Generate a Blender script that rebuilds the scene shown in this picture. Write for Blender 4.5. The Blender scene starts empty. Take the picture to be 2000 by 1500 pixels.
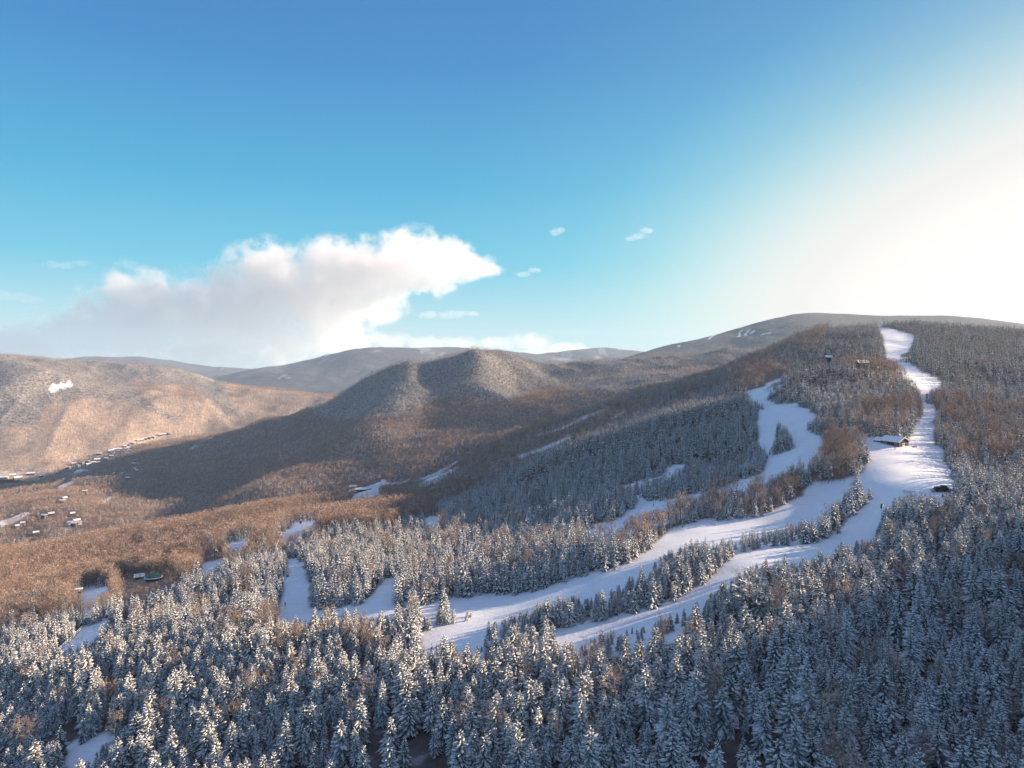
import bpy, math, random
import numpy as np
from mathutils import Vector
random.seed(7)
RNG = np.random.default_rng(7)
F = 1333.3; HY = 690.0; CX = 1000.0          # lens in photo pixels, eye-level line, centre column
SUN_AZ, SUN_EL = 77.0, 16.5                   # degrees: azimuth from +Y towards +X

scene = bpy.context.scene
COL = scene.collection

# ------------------------------------------------------------------ helpers
def link(o, parent=None):
    COL.objects.link(o)
    if parent is not None: o.parent = parent
    return o
def tag(o, label=None, cat=None, group=None, kind=None):
    if label: o['label'] = label
    if cat: o['category'] = cat
    if group: o['group'] = group
    if kind: o['kind'] = kind
    return o
def empty(name, loc, rz=0.0):
    o = bpy.data.objects.new(name, None)
    o.location = loc; o.rotation_euler = (0, 0, rz); o.empty_display_size = 1
    return link(o)
def mesh_data(name, V, Fc, mats, midx=None, smooth=False):
    me = bpy.data.meshes.new(name)
    me.from_pydata([tuple(v) for v in V], [], [tuple(f) for f in Fc])
    for m in mats: me.materials.append(m)
    if midx is not None: me.polygons.foreach_set('material_index', np.asarray(midx, np.int32))
    if smooth: me.polygons.foreach_set('use_smooth', np.ones(len(me.polygons), bool))
    me.update()
    return me
class MB:
    def __init__(s): s.V = []; s.F = []; s.M = []
    def add(s, V, Fc, m=0):
        n = len(s.V); s.V += [tuple(v) for v in V]; s.F += [tuple(i+n for i in f) for f in Fc]; s.M += [m]*len(Fc)
    def box(s, x0, y0, z0, x1, y1, z1, m=0):
        s.add([(x0,y0,z0),(x1,y0,z0),(x1,y1,z0),(x0,y1,z0),(x0,y0,z1),(x1,y0,z1),(x1,y1,z1),(x0,y1,z1)],
              [(3,2,1,0),(4,5,6,7),(0,1,5,4),(1,2,6,5),(2,3,7,6),(3,0,4,7)], m)
    def tube(s, p, q, r0, r1=None, n=8, m=0):
        r1 = r0 if r1 is None else r1
        p = Vector(p); q = Vector(q); d = (q-p).normalized()
        a = d.orthogonal().normalized(); b = d.cross(a)
        V = []
        for c, r in ((p, r0), (q, r1)):
            for i in range(n):
                t = 2*math.pi*i/n; V.append(c + a*(r*math.cos(t)) + b*(r*math.sin(t)))
        Fc = [(i, (i+1) % n, n+(i+1) % n, n+i) for i in range(n)]
        Fc += [tuple(range(n-1, -1, -1)), tuple(range(n, 2*n))]
        s.add(V, Fc, m)
    def gable(s, x0, y0, x1, y1, z, h, t=0.25, over=0.4, m=0):
        """gable roof slab, ridge along x"""
        ym = (y0+y1)/2; k = h/((y1-y0)/2)
        x0 -= over; x1 += over; ya, yb = y0-over, y1+over; ze = z-k*over
        P = [(ya, ze), (ym, z+h), (yb, ze), (yb, ze+t), (ym, z+h+t), (ya, ze+t)]
        V = [(x0, y, q) for y, q in P]+[(x1, y, q) for y, q in P]
        Fc = [(i, (i+1) % 6, 6+(i+1) % 6, 6+i) for i in range(6)]
        Fc = [tuple(reversed(f)) for f in Fc]
        Fc += [(0,1,4,5), (1,2,3,4), (11,10,7,6), (10,9,8,7)]
        s.add(V, Fc, m)
    def house_walls(s, x0, y0, x1, y1, z0, z, h, m=0):
        ym = (y0+y1)/2
        P = [(y0, z0), (y1, z0), (y1, z), (ym, z+h), (y0, z)]
        V = [(x0, y, q) for y, q in P]+[(x1, y, q) for y, q in P]
        Fc = [(i, (i+1) % 5, 5+(i+1) % 5, 5+i) for i in range(5)] + [(4,3,2,1,0), (5,6,7,8,9)]
        s.add(V, Fc, m)
    def data(s, name, mats, smooth=False): return mesh_data(name, s.V, s.F, mats, s.M, smooth)
    def obj(s, name, mats, parent=None, smooth=False):
        if not isinstance(mats, (list, tuple)): mats = [mats]
        return link(bpy.data.objects.new(name, s.data(name, mats, smooth)), parent)

# ------------------------------------------------------------------ noise
def _hash(i, j, seed):
    n = (i.astype(np.int64)*374761393 + j.astype(np.int64)*668265263 + seed*1442695041) & 0xFFFFFFFF
    n = ((n ^ (n >> 13))*1274126177) & 0xFFFFFFFF
    n = n ^ (n >> 16)
    return (n & 0xFFFF)/65535.0
def vnoise(x, y, seed=0):
    xi = np.floor(x); yi = np.floor(y); fx = x-xi; fy = y-yi
    fx = fx*fx*fx*(fx*(fx*6-15)+10); fy = fy*fy*fy*(fy*(fy*6-15)+10)
    a = _hash(xi, yi, seed); b = _hash(xi+1, yi, seed); c = _hash(xi, yi+1, seed); d = _hash(xi+1, yi+1, seed)
    return (a*(1-fx)+b*fx)*(1-fy)+(c*(1-fx)+d*fx)*fy
def fbm(x, y, scale, oct=4, seed=0):
    s = 0; amp = 0.5; f = 1.0/scale
    for o in range(oct):
        s = s + amp*(vnoise(x*f+13.7*o, y*f-7.1*o, seed+o)*2-1); amp *= 0.5; f *= 2.03
    return s

# ------------------------------------------------------------------ the land: surfaces through surveyed points (column, row, metres ahead)
def srf(p): return [((px-CX)/F*d, d, (HY-py)/F*d) for px, py, d in p]
class Land:
    def __init__(s, pts, off, k=0.8):
        P = np.array(pts, float); s.off = off; s.k = k
        a, b = s.co(P[:,0], P[:,1]); t = P[:,2]/(P[:,1]+off)
        n = len(P); D = np.hypot(a[:,None]-a[None], b[:,None]-b[None])
        K = np.where(D > 0, D*D*np.log(D+1e-12), 0) + np.eye(n)*2e-4
        Q = np.c_[np.ones(n), a, b]
        A = np.zeros((n+3, n+3)); A[:n,:n] = K; A[:n,n:] = Q; A[n:,:n] = Q.T
        w = np.linalg.solve(A, np.r_[t, 0, 0, 0]); s.w = w; s.a = a; s.b = b
    def co(s, X, Y): return X/(Y+s.off), s.k*np.log(np.maximum(Y+s.off, 5))
    def __call__(s, X, Y):
        X = np.asarray(X, float); Y = np.asarray(Y, float); sh = X.shape
        X = X.ravel(); Y = Y.ravel(); out = np.empty(len(X)); n = len(s.a)
        for i in range(0, len(X), 20000):
            x, y = X[i:i+20000], Y[i:i+20000]; a, b = s.co(x, y)
            D2 = (a[:,None]-s.a[None])**2+(b[:,None]-s.b[None])**2
            t = (0.5*D2*np.log(D2+1e-24)) @ s.w[:n] + s.w[n] + s.w[n+1]*a + s.w[n+2]*b
            out[i:i+20000] = t*(y+s.off)
        return out.reshape(sh)

HILL = srf([
 (0,1500,230),(500,1500,190),(1000,1500,155),(1500,1500,138),(2000,1500,135),(-300,1500,260),
 (2000,1200,210),(2000,1000,300),(1700,1200,215),(1500,1250,200),(1200,1260,225),(900,1270,245),(600,1270,270),
 (300,1310,275),(0,1320,310),(560,1200,335),(575,1110,430),(760,1150,335),(1000,1175,300),(1200,1105,310),(1400,1032,360),
 (1600,975,380),(1750,930,380),(1840,950,340),(1755,868,455),(1100,1240,245),(1300,1180,255),(1500,1085,285),(1650,1040,310),
 (1800,860,470),(1815,800,570),(1805,765,650),(1750,705,880),(1740,645,1250),(1735,641,1400),(1735,660,1700),
 (2000,900,430),(2000,800,570),(2000,720,800),(2000,668,1150),(2000,652,1380),(2000,670,1700),
 (1900,950,375),(1900,830,520),
 (1640,722,720),(1560,735,715),(1500,762,700),(1720,735,690),(1770,762,650),(1650,790,600),(1640,850,490),(1560,800,590),(1540,860,520),
 (1640,735,840),(1520,765,830),(1640,703,980),(1600,650,1340),(1660,651,1340),(1600,665,1700),(1530,680,1180),
 (1500,697,1330),(1420,728,1310),(1500,720,1700),
 (1207,780,1300),(1207,830,1600),(1100,818,1250),(1100,880,1550),(1000,860,1200),(1000,920,1500),(850,930,1150),(850,980,1400),(700,978,1080),(700,1010,1350),
 (1350,775,1020),(1200,825,960),(1000,910,920),(1420,750,1000),
 (1480,785,750),(1350,805,750),(1200,853,730),(1070,893,720),(950,963,690),(850,1012,650),
 (1350,800,880),(1200,850,860),(1070,900,830),(950,970,790),
 (1480,905,530),(1400,950,480),(1240,990,480),(1100,1045,430),(950,1065,460),(840,1060,490),(1300,880,620),(1100,960,580),
 (640,1008,860),(720,1003,730),(670,980,1010),(600,984,1050),(430,1017,1050),(200,1056,1000),(0,1080,900),(-250,1100,820),
 (600,1020,1250),(430,1070,1250),(200,1110,1220),(0,1140,1150),(-250,1150,1100),
 (430,1060,1400+300),(0,1130,1700),(700,1010,1700),
 (430,1050,800),(250,1115,700),(0,1170,600),
 (0,1195,520),(185,1163,470),(295,1127,530),(412,1107,530),(460,1066,600),(600,1030,640),(700,1040,560),
 (0,1245,400),(170,1240,350),(380,1180,390),(-250,1260,430),
 (2300,1500,120),(2300,1100,200),(2400,960,330),(2400,850,450),(2500,775,620),(2400,700,900),(2300,660,1300),

]) + [(0,0,-84),(-60,20,-100),(60,20,-70),(0,-60,-74),(300,120,-12),(400,190,40),(500,250,72),(600,150,85),(440,60,20),(400,300,0),(480,440,-50),(620,420,-5)]  # ground underfoot, then an unseen rise added to shade the lower right
CENT = srf([
 (-300,1080,1350),(0,1075,1350),(300,1080,1350),(700,1010,1350),(1000,900,1400),(1200,820,1500),
 (0,1015,1520),(200,985,1650),(30,955,2150),(200,905,2550),(300,868,2900),(-300,1010,2000),(-300,960,2600),
 (400,858,3300),(0,905,3300),(-300,930,3300),(360,935,2050),(500,960,1600),
 (640,790,2700),(500,838,2750),(350,875,2800),(560,890,2100),(450,900,2200),
 (740,734,2540),(782,714,2480),(800,708,2470),(700,752,2600),(850,708,2560),(880,703,2540),(905,692,2510),(925,686,2500),(945,690,2510),(970,702,2550),(1000,712,2590),(1032,716,2620),(1060,724,2650),(1120,720,2680),(1160,711,2690),(1200,706,2720),(1340,692,2850),(1490,684,3000),(1700,684,3100),
 (932,730,2330),(945,770,2150),(962,805,2000),(862,716,2495),(868,750,2375),(872,790,2190),(860,830,2010),(785,745,2325),(760,792,2120),(725,845,1930),(670,895,1790),(700,800,2420),(640,860,2200),(1005,735,2500),(1020,770,2310),(1010,700,2700),
 (500,925,1880),(300,970,1880),(1000,800,1920),(1050,770,2100),(1200,740,2250),(1400,715,2450),
 (700,960,1480),(850,915,1520),(1000,862,1580),(1200,790,1750),(1400,740,1900),(1600,740,2100),
 (640,830,3300),(780,790,3300),(925,770,3300),(1050,770,3350),(1200,760,3400),(1490,730,3500),(1700,730,3500),
])
LEFT = srf([
 (0,935,2450),(200,925,2600),(350,880,2800),(500,870,3000),(700,820,3200),(-300,960,2400),
 (0,895,2650),(150,880,2800),(300,852,3080),(400,845,3250),(580,806,3500),(640,785,3700),(760,800,3700),
 (0,800,3000),(100,755,3250),(60,714,3480),(0,720,3450),(200,760,3350),(300,790,3300),(400,800,3400),(-200,740,3400),
 (60,694,4200),(-60,690,4100),(-300,690,4100),(150,705,4250),(190,716,4250),(240,710,4300),(330,724,4350),(400,742,4300),(520,762,4200),
 (640,778,4100),(760,800,4000),(120,735,3850),(240,745,3950),(400,765,3900),
 (0,740,5300),(240,750,5300),(500,790,5300),(760,815,5000),(-300,740,5300),
])
RIGHT = srf([
 (1100,745,4600),(1200,702,4900),(1250,690,5000),(1300,676,5050),(1440,642,5150),(1500,624,5200),(1580,609,5250),(1620,614,5250),(1700,618,5200),(1900,618,5200),(2000,632,5200),(2200,640,5200),(2500,660,5200),
 (1200,735,3800),(1440,710,3900),(1580,690,3900),(1700,690,3900),(2000,690,3900),(2500,700,3900),(1440,672,4500),(1580,645,4500),(1800,650,4500),(2000,655,4500),
 (1200,740,6000),(1440,690,6200),(1580,660,6300),(1800,660,6300),(2000,670,6300),(2500,690,6300),(1100,760,3800),(1100,770,6000),
])
FAR_A = srf([  # ridge behind the central mountain
 (380,752,8600),(410,744,8800),(500,724,9200),(600,705,9600),(650,692,9800),(690,687,9900),(740,689,10000),(850,684,10300),(940,688,10500),(1050,700,10500),(1200,720,10500),
 (380,775,7000),(600,770,7000),(650,752,7600),(800,745,7600),(1000,750,7600),(1200,760,7600),(520,760,7600),
 (600,760,11500),(800,740,11800),(1000,750,11800),(1200,760,11800),(380,770,10500),
])
FAR_B = srf([  # pale ridges on the far sides
 (960,700,12000),(1020,688,12000),(1080,684,12000),(1130,690,12200),(1190,682,12200),(1260,690,12200),(1400,700,12200),(900,715,12000),
 (960,740,10600),(1100,740,10600),(1300,740,10600),(960,760,13200),(1100,750,13200),(1300,750,13200),(1400,750,10600),
])
FAR_C = srf([
 (-300,712,12500),(0,708,12500),(120,703,12500),(180,701,12500),(260,700,12600),(350,706,12600),(430,716,12600),(520,722,12600),(640,730,12600),
 (-300,745,11000),(100,748,11000),(300,740,11000),(430,742,11000),(640,750,11000),(-300,760,13400),(200,750,13400),(640,760,13400),
])
hill_l = Land(HILL, 100); cent_l = Land(CENT, 100); left_l = Land(LEFT, 100); right_l = Land(RIGHT, 100)
fa_l, fb_l, fc_l = Land(FAR_A, 100), Land(FAR_B, 100), Land(FAR_C, 100)
def z_hill(X, Y):
    d = np.clip((Y-60)/600, 0, 1)
    return hill_l(X, Y) + fbm(X, Y, 70, 3, 3)*(1.0+3.0*d) + fbm(X, Y, 220, 2, 9)*6*d
def z_cent(X, Y): return cent_l(X, Y) + fbm(X, Y, 420, 5, 21)*30 + fbm(X, Y, 130, 3, 25)*16 - np.abs(fbm(X+0.5*Y, Y*0.35, 160, 3, 5))*16
def z_left(X, Y): return left_l(X, Y) + fbm(X, Y, 500, 5, 31)*38 + fbm(X, Y, 170, 3, 35)*16 - np.abs(fbm(X+0.3*Y, Y*0.4, 240, 3, 6))*24
def z_right(X, Y): return right_l(X, Y) + fbm(X, Y, 700, 5, 41)*30
def z_fa(X, Y): return fa_l(X, Y) + fbm(X, Y, 1500, 6, 51)*110
def z_fb(X, Y): return fb_l(X, Y) + fbm(X, Y, 1800, 6, 61)*120
def z_fc(X, Y): return fc_l(X, Y) + fbm(X, Y, 1800, 6, 71)*90
PARTS = {  # name: (function, column range, depth range, nu, nd)
 'hill': (z_hill, (-1.15, 1.6), (-60, 1650), 1000, 620),
 'cent': (z_cent, (-1.05, 0.55), (1280, 3450), 620, 330),
 'left': (z_left, (-1.05, -0.12), (2420, 5250), 420, 300),
 'right': (z_right, (0.06, 1.1), (3750, 6250), 360, 220),
}
def inside(k, X, Y):
    f, (u0, u1), (d0, d1), _, _ = PARTS[k]
    u = X/(Y+100); return (u > u0) & (u < u1) & (Y > d0) & (Y < d1)
def z_all(X, Y, which=('hill', 'cent', 'left', 'right')):
    X = np.asarray(X, float); Y = np.asarray(Y, float); z = np.full(X.shape, -1e4)
    for k in which:
        m = inside(k, X, Y)
        if m.any(): z[m] = np.maximum(z[m], PARTS[k][0](X[m], Y[m]))
    return z
def pix(X, Y, Z): return CX+F*X/Y, HY-F*Z/Y

# viewshed table: for every column the highest slope met nearer than each depth
VP = np.arange(-300, 2701, 6.0); VD = np.exp(np.linspace(math.log(70), math.log(6200), 420))
gx, gd = np.meshgrid((VP-CX)/F, VD, indexing='ij')
VZ = z_all(gx*gd, gd); VS = VZ/gd
VMAX = np.maximum.accumulate(VS, axis=1)
def hidden_by(px, d):
    i = np.clip(np.round((px-VP[0])/6).astype(int), 0, len(VP)-1)
    j = np.clip(np.searchsorted(VD, d*0.985)-1, 0, len(VD)-1)
    return VMAX[i, j]
def at(px, py, dmin=90):
    """the point of the land seen at a photo pixel"""
    s = (HY-py)/F; u = (px-CX)/F
    d = np.exp(np.linspace(math.log(dmin), math.log(6200), 3000))
    z = z_all(u*d, d)
    k = np.argmax(z/d >= s)
    if k == 0: k = np.argmax(z/d)
    return Vector((u*d[k], d[k], z[k]))
def ground(x, y): return float(z_all(np.array([x]), np.array([y]))[0])

# ------------------------------------------------------------------ cleared snow runs and forest kinds, surveyed as outlines
RUNS = [
 [(1715,639),(1735,640),(1787,655),(1782,671),(1774,688),(1760,693),(1756,705),(1729,699),(1730,687),(1723,655)],
 [(1740,703),(1776,710),(1795,724),(1839,748),(1831,755),(1804,768),(1806,781),(1809,790),(1823,796),(1831,810),(1823,824),(1820,846),(1823,868),
  (1842,881),(1845,906),(1854,918),(1865,953),(1826,961),(1779,956),(1751,969),(1726,991),(1723,1000),(1713,1043),(1697,1052),(1637,1063),(1593,1080),
  (1550,1088),(1500,1093),(1443,1110),(1430,1130),(1377,1167),(1340,1193),(1267,1213),(1247,1220),(1177,1230),(1117,1257),(1053,1247),(1067,1240),
  (1100,1230),(1150,1220),(1200,1210),(1277,1190),(1310,1180),(1360,1153),(1400,1127),(1420,1100),(1443,1082),(1500,1068),(1590,1063),(1610,1057),
  (1640,1043),(1650,1030),(1663,1013),(1680,1000),(1709,981),(1707,956),(1691,943),(1669,940),(1638,969),(1610,1000),(1577,1013),(1517,1030),(1457,1037),(1443,1050),
  (1393,1053),(1350,1057),(1310,1073),(1277,1097),(1247,1113),(1213,1143),(1200,1150),(1150,1157),(1083,1167),(1047,1180),(1010,1196),(967,1207),
  (947,1213),(948,1233),(943,1257),(893,1267),(877,1253),(820,1263),(793,1277),(820,1257),(837,1240),(867,1227),(893,1220),(923,1213),(928,1200),
  (913,1187),(860,1186),(833,1200),(800,1190),(747,1200),(720,1197),(643,1207),(617,1207),(540,1210),(547,1190),(555,1160),(552,1133),(567,1127),
  (570,1107),(557,1092),(577,1092),(597,1103),(595,1123),(605,1150),(603,1193),(647,1197),(713,1183),(730,1167),(753,1133),(763,1128),(773,1137),
  (770,1160),(767,1180),(780,1187),(820,1185),(880,1173),(917,1167),(967,1163),(1020,1163),(1070,1153),(1093,1140),(1133,1130),(1200,1117),(1233,1100),
  (1267,1083),(1283,1067),(1310,1040),(1367,1020),(1413,1020),(1493,1010),(1513,1003),(1553,981),(1566,978),(1578,950),(1647,944),(1682,931),(1688,922),
  (1701,893),(1704,878),(1698,865),(1663,848),(1701,856),(1726,862),(1782,859),(1785,846),(1787,834),(1807,812),(1806,796),(1800,775),(1797,765),(1788,745),(1770,722),(1752,708)],
 [(1450,768),(1469,765),(1491,757),(1497,749),(1528,738),(1528,742),(1510,750),(1492,760),(1488,768),(1497,784),(1513,788),(1553,790),(1588,806),
  (1597,818),(1569,818),(1569,837),(1585,846),(1607,859),(1610,862),(1600,875),(1585,893),(1557,897),(1535,915),(1513,931),(1468,944),(1450,957),(1390,966),
  (1360,975),(1330,984),(1300,993),(1261,1002),(1228,1011),(1222,1029),(1210,1035),(1144,1044),(1141,1038),(1180,1026),(1210,1017),(1228,999),
  (1246,990),(1244,973),(1255,975),(1285,981),(1324,975),(1360,966),(1420,954),(1456,936),(1492,927),(1497,909),(1503,893),(1544,884),(1555,871),
  (1550,850),(1538,834),(1520,820),(1514,835),(1513,862),(1500,880),(1481,859),(1481,831),(1480,806),(1497,797),(1488,785),(1478,775)],
 [(1303,915),(1339,906),(1341,911),(1318,918),(1312,930),(1288,933),(1300,925)], [(1216,951),(1288,931),(1286,936),(1218,956)],
 [(577,1020),(623,1018),(610,1027),(550,1053),(545,1045),(567,1037)], [(447,1063),(483,1052),(485,1062),(447,1077)],
 [(392,1107),(435,1095),(432,1103),(400,1117)], [(160,1160),(170,1150),(213,1147),(213,1157),(187,1170),(153,1182)],
 [(100,1283),(140,1253),(160,1230),(207,1212),(217,1210),(193,1233),(187,1247),(147,1263)],
 [(128,1470),(150,1457),(200,1443),(240,1430),(233,1437),(187,1467),(153,1503),(127,1503)],
 [(827,1017),(845,1012),(862,1012),(862,1018),(833,1024)],
 [(676,962),(690,953),(712,952),(745,940),(745,937),(752,936),(757,943),(780,942),(802,935),(799,939),(784,946),(757,946),(740,951),(739,963),(750,967),(730,971),(697,976),(688,976),(692,967),(697,961),(730,955),(700,956)],
 [(811,937),(842,927),(875,910),(893,899),(895,901),(874,917),(856,928),(842,934),(827,938)],
 [(1135,816),(1180,798),(1181,801),(1141,820),(1100,838),(1052,851),(1051,848),(1100,834)], [(1009,892),(1069,870),(1115,851),(1116,855),(1072,875),(1012,897)],
 [(1198,814),(1220,802),(1221,804),(1199,817)],
 [(1381,663),(1397,651),(1400,652),(1385,663)], [(1440,658),(1446,645),(1450,645),(1444,659)], [(1453,655),(1462,643),(1465,644),(1456,656)], [(1466,650),(1474,645),(1476,647),(1468,652)],
 [(1322,676),(1330,672),(1328,679)], [(1488,652),(1505,649),(1505,651),(1488,654)],
 [(96,761),(102,749),(112,752),(120,747),(128,750),(135,743),(144,752),(140,758),(131,756),(126,761),(116,758),(108,767),(98,768)],
 [(0,1018),(20,1012),(50,1000),(60,1002),(30,1020),(0,1030)], [(112,951),(150,934),(193,929),(190,932),(150,940),(120,956)], [(370,876),(395,861),(416,852),(417,855),(398,865),(374,879)],
 [(190,984),(215,970),(221,972),(205,984)], [(76,1008),(104,1005),(103,1008),(78,1013)], [(130,1018),(158,1015),(160,1024),(136,1030)],
 [(140,929),(147,920),(155,916),(170,917),(175,919),(160,922),(145,931)],[(240,880),(252,868),(258,870),(248,882)],
]
MASKW, MASKH = 2000, 1560
def raster(polys, out=None):
    M = np.zeros((MASKH, MASKW), bool) if out is None else out
    for P in polys:
        P = np.array(P, float); y0 = int(max(0, P[:,1].min())); y1 = int(min(MASKH-1, P[:,1].max()+1))
        Q = np.roll(P, -1, 0)
        for y in range(y0, y1+1):
            yc = y+0.5; c = ((P[:,1] <= yc) != (Q[:,1] <= yc))
            if not c.any(): continue
            xs = np.sort(P[c,0]+(yc-P[c,1])/(Q[c,1]-P[c,1])*(Q[c,0]-P[c,0]))
            for a, b in zip(xs[::2], xs[1::2]):
                a = int(max(0, round(a))); b = int(min(MASKW, max(round(b), a+1)))
                if b > a: M[y, a:b] = True
    return M
RUNM = raster(RUNS)
def look(M, px, py):
    i = np.floor(py).astype(int); j = np.floor(px).astype(int)
    ok = (i >= 0) & (i < MASKH) & (j >= 0) & (j < MASKW)
    return ok & M[np.clip(i, 0, MASKH-1), np.clip(j, 0, MASKW-1)]
HARD_ON_HILL = [
 ([(-400,1000),(670,962),(690,978),(640,1010),(430,1050),(250,1115),(-400,1180)], .97),
 ([(-400,1180),(250,1115),(430,1050),(640,1005),(720,985),(860,985),(850,1010),(760,1040),(640,1040),(560,1035),(420,1105),(330,1140),(240,1150),(0,1170)], .8),
 ([(-400,1150),(240,1150),(330,1140),(290,1170),(180,1215),(-400,1260)], .8),
 ([(200,1110),(460,1075),(480,1090),(300,1170),(200,1180)], .85),
 ([(420,1100),(560,1035),(640,1040),(560,1085),(480,1110),(400,1130)], .45),
 ([(1130,1050),(1250,1010),(1450,962),(1580,950),(1560,985),(1450,1018),(1310,1045),(1270,1088),(1180,1075)], .6),
 ([(1590,840),(1665,845),(1706,880),(1690,928),(1640,946),(1578,952),(1600,880)], .62),
 ([(1640,820),(1700,800),(1800,790),(1792,848),(1720,864),(1650,848)], .7),
 ([(1808,800),(1800,770),(1860,780),(2300,840),(2300,920),(1860,915),(1830,870)], .42),
 ([(700,985),(860,920),(1010,850),(1200,790),(1300,790),(1100,870),(950,945),(850,995)], .85),
 ([(1200,770),(1420,710),(1560,640),(1620,640),(1600,700),(1480,745),(1300,785)], .3),
 ([(1450,700),(1540,730),(1500,770),(1440,760)], .6), ([(1640,700),(1760,720),(1780,745),(1700,735),(1600,712)], .5),
 ([(1600,1400),(1850,1330),(2400,1300),(2400,1760),(1550,1760)], .08),
 ([(440,1240),(600,1225),(760,1290),(700,1330),(480,1300)], .25),
]
HARDM = np.full((MASKH, MASKW), 0.03, np.float32)
for P, v in HARD_ON_HILL: HARDM[raster([P])] = v
CENTM = raster([[(600,800),(700,735),(780,690),(925,660),(1060,695),(1200,685),(1600,660),(1420,725),(1200,770),(1080,760),(960,790),(900,770),(850,780),(800,810),(700,822),(640,820)]])
LEFTM = raster([[(0,670),(450,680),(520,755),(430,750),(470,815),(440,812),(400,770),(330,752),(250,745),(300,790),(360,822),(340,824),(250,785),(180,778),(90,790),(70,830),(0,835)]])
SHRUBM = raster([[(225,1132),(345,1128),(352,1165),(240,1205)], [(1100,1225),(1180,1215),(1170,1240),(1100,1250)]])   # low brush
def pick(M, px, py):
    return M[np.clip(np.floor(py).astype(int), 0, MASKH-1), np.clip(np.floor(px).astype(int), 0, MASKW-1)]

#MATERIALS
# ------------------------------------------------------------------ materials
def new_mat(name):
    m = bpy.data.materials.new(name); m.use_nodes = True
    nt = m.node_tree; b = nt.nodes['Principled BSDF']; b.inputs['Specular IOR Level'].default_value = 0.25
    return m, nt, b
def N(nt, t, **kw):
    n = nt.nodes.new(t)
    for k, v in kw.items():
        if k in n.inputs: n.inputs[k].default_value = v
        else: setattr(n, k, v)
    return n
def noise(nt, scale, detail=4, coord='Object', rough=.55):
    tc = N(nt, 'ShaderNodeTexCoord'); n = N(nt, 'ShaderNodeTexNoise'); n.inputs['Scale'].default_value = scale
    n.inputs['Detail'].default_value = detail; n.inputs['Roughness'].default_value = rough
    nt.links.new(tc.outputs[coord], n.inputs['Vector']); return n.outputs['Fac']
def ramp(nt, fac, stops):
    r = N(nt, 'ShaderNodeValToRGB'); e = r.color_ramp.elements
    while len(e) < len(stops): e.new(0.5)
    for q, (p, c) in zip(e, stops): q.position = p; q.color = (c[0], c[1], c[2], 1)
    nt.links.new(fac, r.inputs['Fac']); return r.outputs['Color']
def mix(nt, fac, a, b):
    m = N(nt, 'ShaderNodeMix', data_type='RGBA')
    for s, v in ((m.inputs[0], fac), (m.inputs[6], a), (m.inputs[7], b)):
        if hasattr(v, 'is_linked'): nt.links.new(v, s)
        elif isinstance(v, (int, float)): s.default_value = v
        else: s.default_value = (v[0], v[1], v[2], 1)
    return m.outputs[2]
def attr(nt, name):
    a = N(nt, 'ShaderNodeAttribute'); a.attribute_name = name; return a.outputs['Fac']
def math_(nt, op, a, b=0.0, clamp=False):
    m = N(nt, 'ShaderNodeMath', operation=op, use_clamp=clamp)
    for s, v in zip(m.inputs, (a, b)):
        if hasattr(v, 'is_linked'): nt.links.new(v, s)
        else: s.default_value = v
    return m.outputs[0]
def bump(nt, b, fac, dist, strength=.6):
    bp = N(nt, 'ShaderNodeBump'); bp.inputs['Distance'].default_value = dist; bp.inputs['Strength'].default_value = strength
    nt.links.new(fac, bp.inputs['Height']); nt.links.new(bp.outputs['Normal'], b.inputs['Normal'])
def plain(name, c, rough=.6, var=.12, scale=1.5, metal=0.0):
    m, nt, b = new_mat(name); b.inputs['Roughness'].default_value = rough; b.inputs['Metallic'].default_value = metal
    lo = [x*(1-var) for x in c]; hi = [min(1, x*(1+var)) for x in c]
    nt.links.new(ramp(nt, noise(nt, scale), [(.3, lo), (.7, hi)]), b.inputs['Base Color']); return m
SNOW = (.80, .81, .83)
def hill_material():
    m, nt, b = new_mat('snowy_hillside'); b.inputs['Roughness'].default_value = .75
    run = attr(nt, 'run'); hard = attr(nt, 'hard')
    litter = ramp(nt, noise(nt, .12, 6), [(.35, (.04,.033,.032)), (.58, (.10,.08,.075)), (.8, (.40,.40,.42))])
    tan = ramp(nt, noise(nt, .09, 6), [(.3, (.17,.11,.085)), (.55, (.27,.185,.145)), (.75, (.52,.47,.45))])
    forest = mix(nt, hard, litter, tan)
    snow = ramp(nt, noise(nt, .05, 6), [(.3, (.74,.755,.79)), (.7, (.84,.845,.86))])
    tcg = N(nt, 'ShaderNodeTexCoord'); mp = N(nt, 'ShaderNodeMapping'); mp.inputs['Rotation'].default_value = (0, 0, .35); mp.inputs['Scale'].default_value = (.05, .9, .9)
    nt.links.new(tcg.outputs['Object'], mp.inputs['Vector']); tn = N(nt, 'ShaderNodeTexNoise'); tn.inputs['Scale'].default_value = .8; tn.inputs['Detail'].default_value = 4
    nt.links.new(mp.outputs[0], tn.inputs['Vector']); tracks = ramp(nt, tn.outputs['Fac'], [(.40, (0,0,0)), (.47, (1,1,1)), (.53, (1,1,1)), (.60, (0,0,0))])
    snow = mix(nt, math_(nt, 'MULTIPLY', tracks, .38), snow, (.62,.64,.68))
    nt.links.new(mix(nt, run, forest, snow), b.inputs['Base Color'])
    bump(nt, b, noise(nt, .6, 5), .35, .35)
    return m
def mountain_material(name, con_lo, con_hi, har_lo, har_hi, sc=.02):
    m, nt, b = new_mat(name); b.inputs['Roughness'].default_value = .85
    hard = attr(nt, 'hard'); run = attr(nt, 'run')
    c = ramp(nt, noise(nt, sc*4, 8, rough=.7), [(.38, con_lo), (.62, con_hi)])
    h = ramp(nt, noise(nt, sc*3, 8, rough=.7), [(.35, har_lo), (.65, har_hi)])
    nt.links.new(mix(nt, run, mix(nt, hard, c, h), SNOW), b.inputs['Base Color'])
    bump(nt, b, noise(nt, sc*5, 6, rough=.7), 9.0, .8)
    return m
M_HILL = hill_material()
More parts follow.
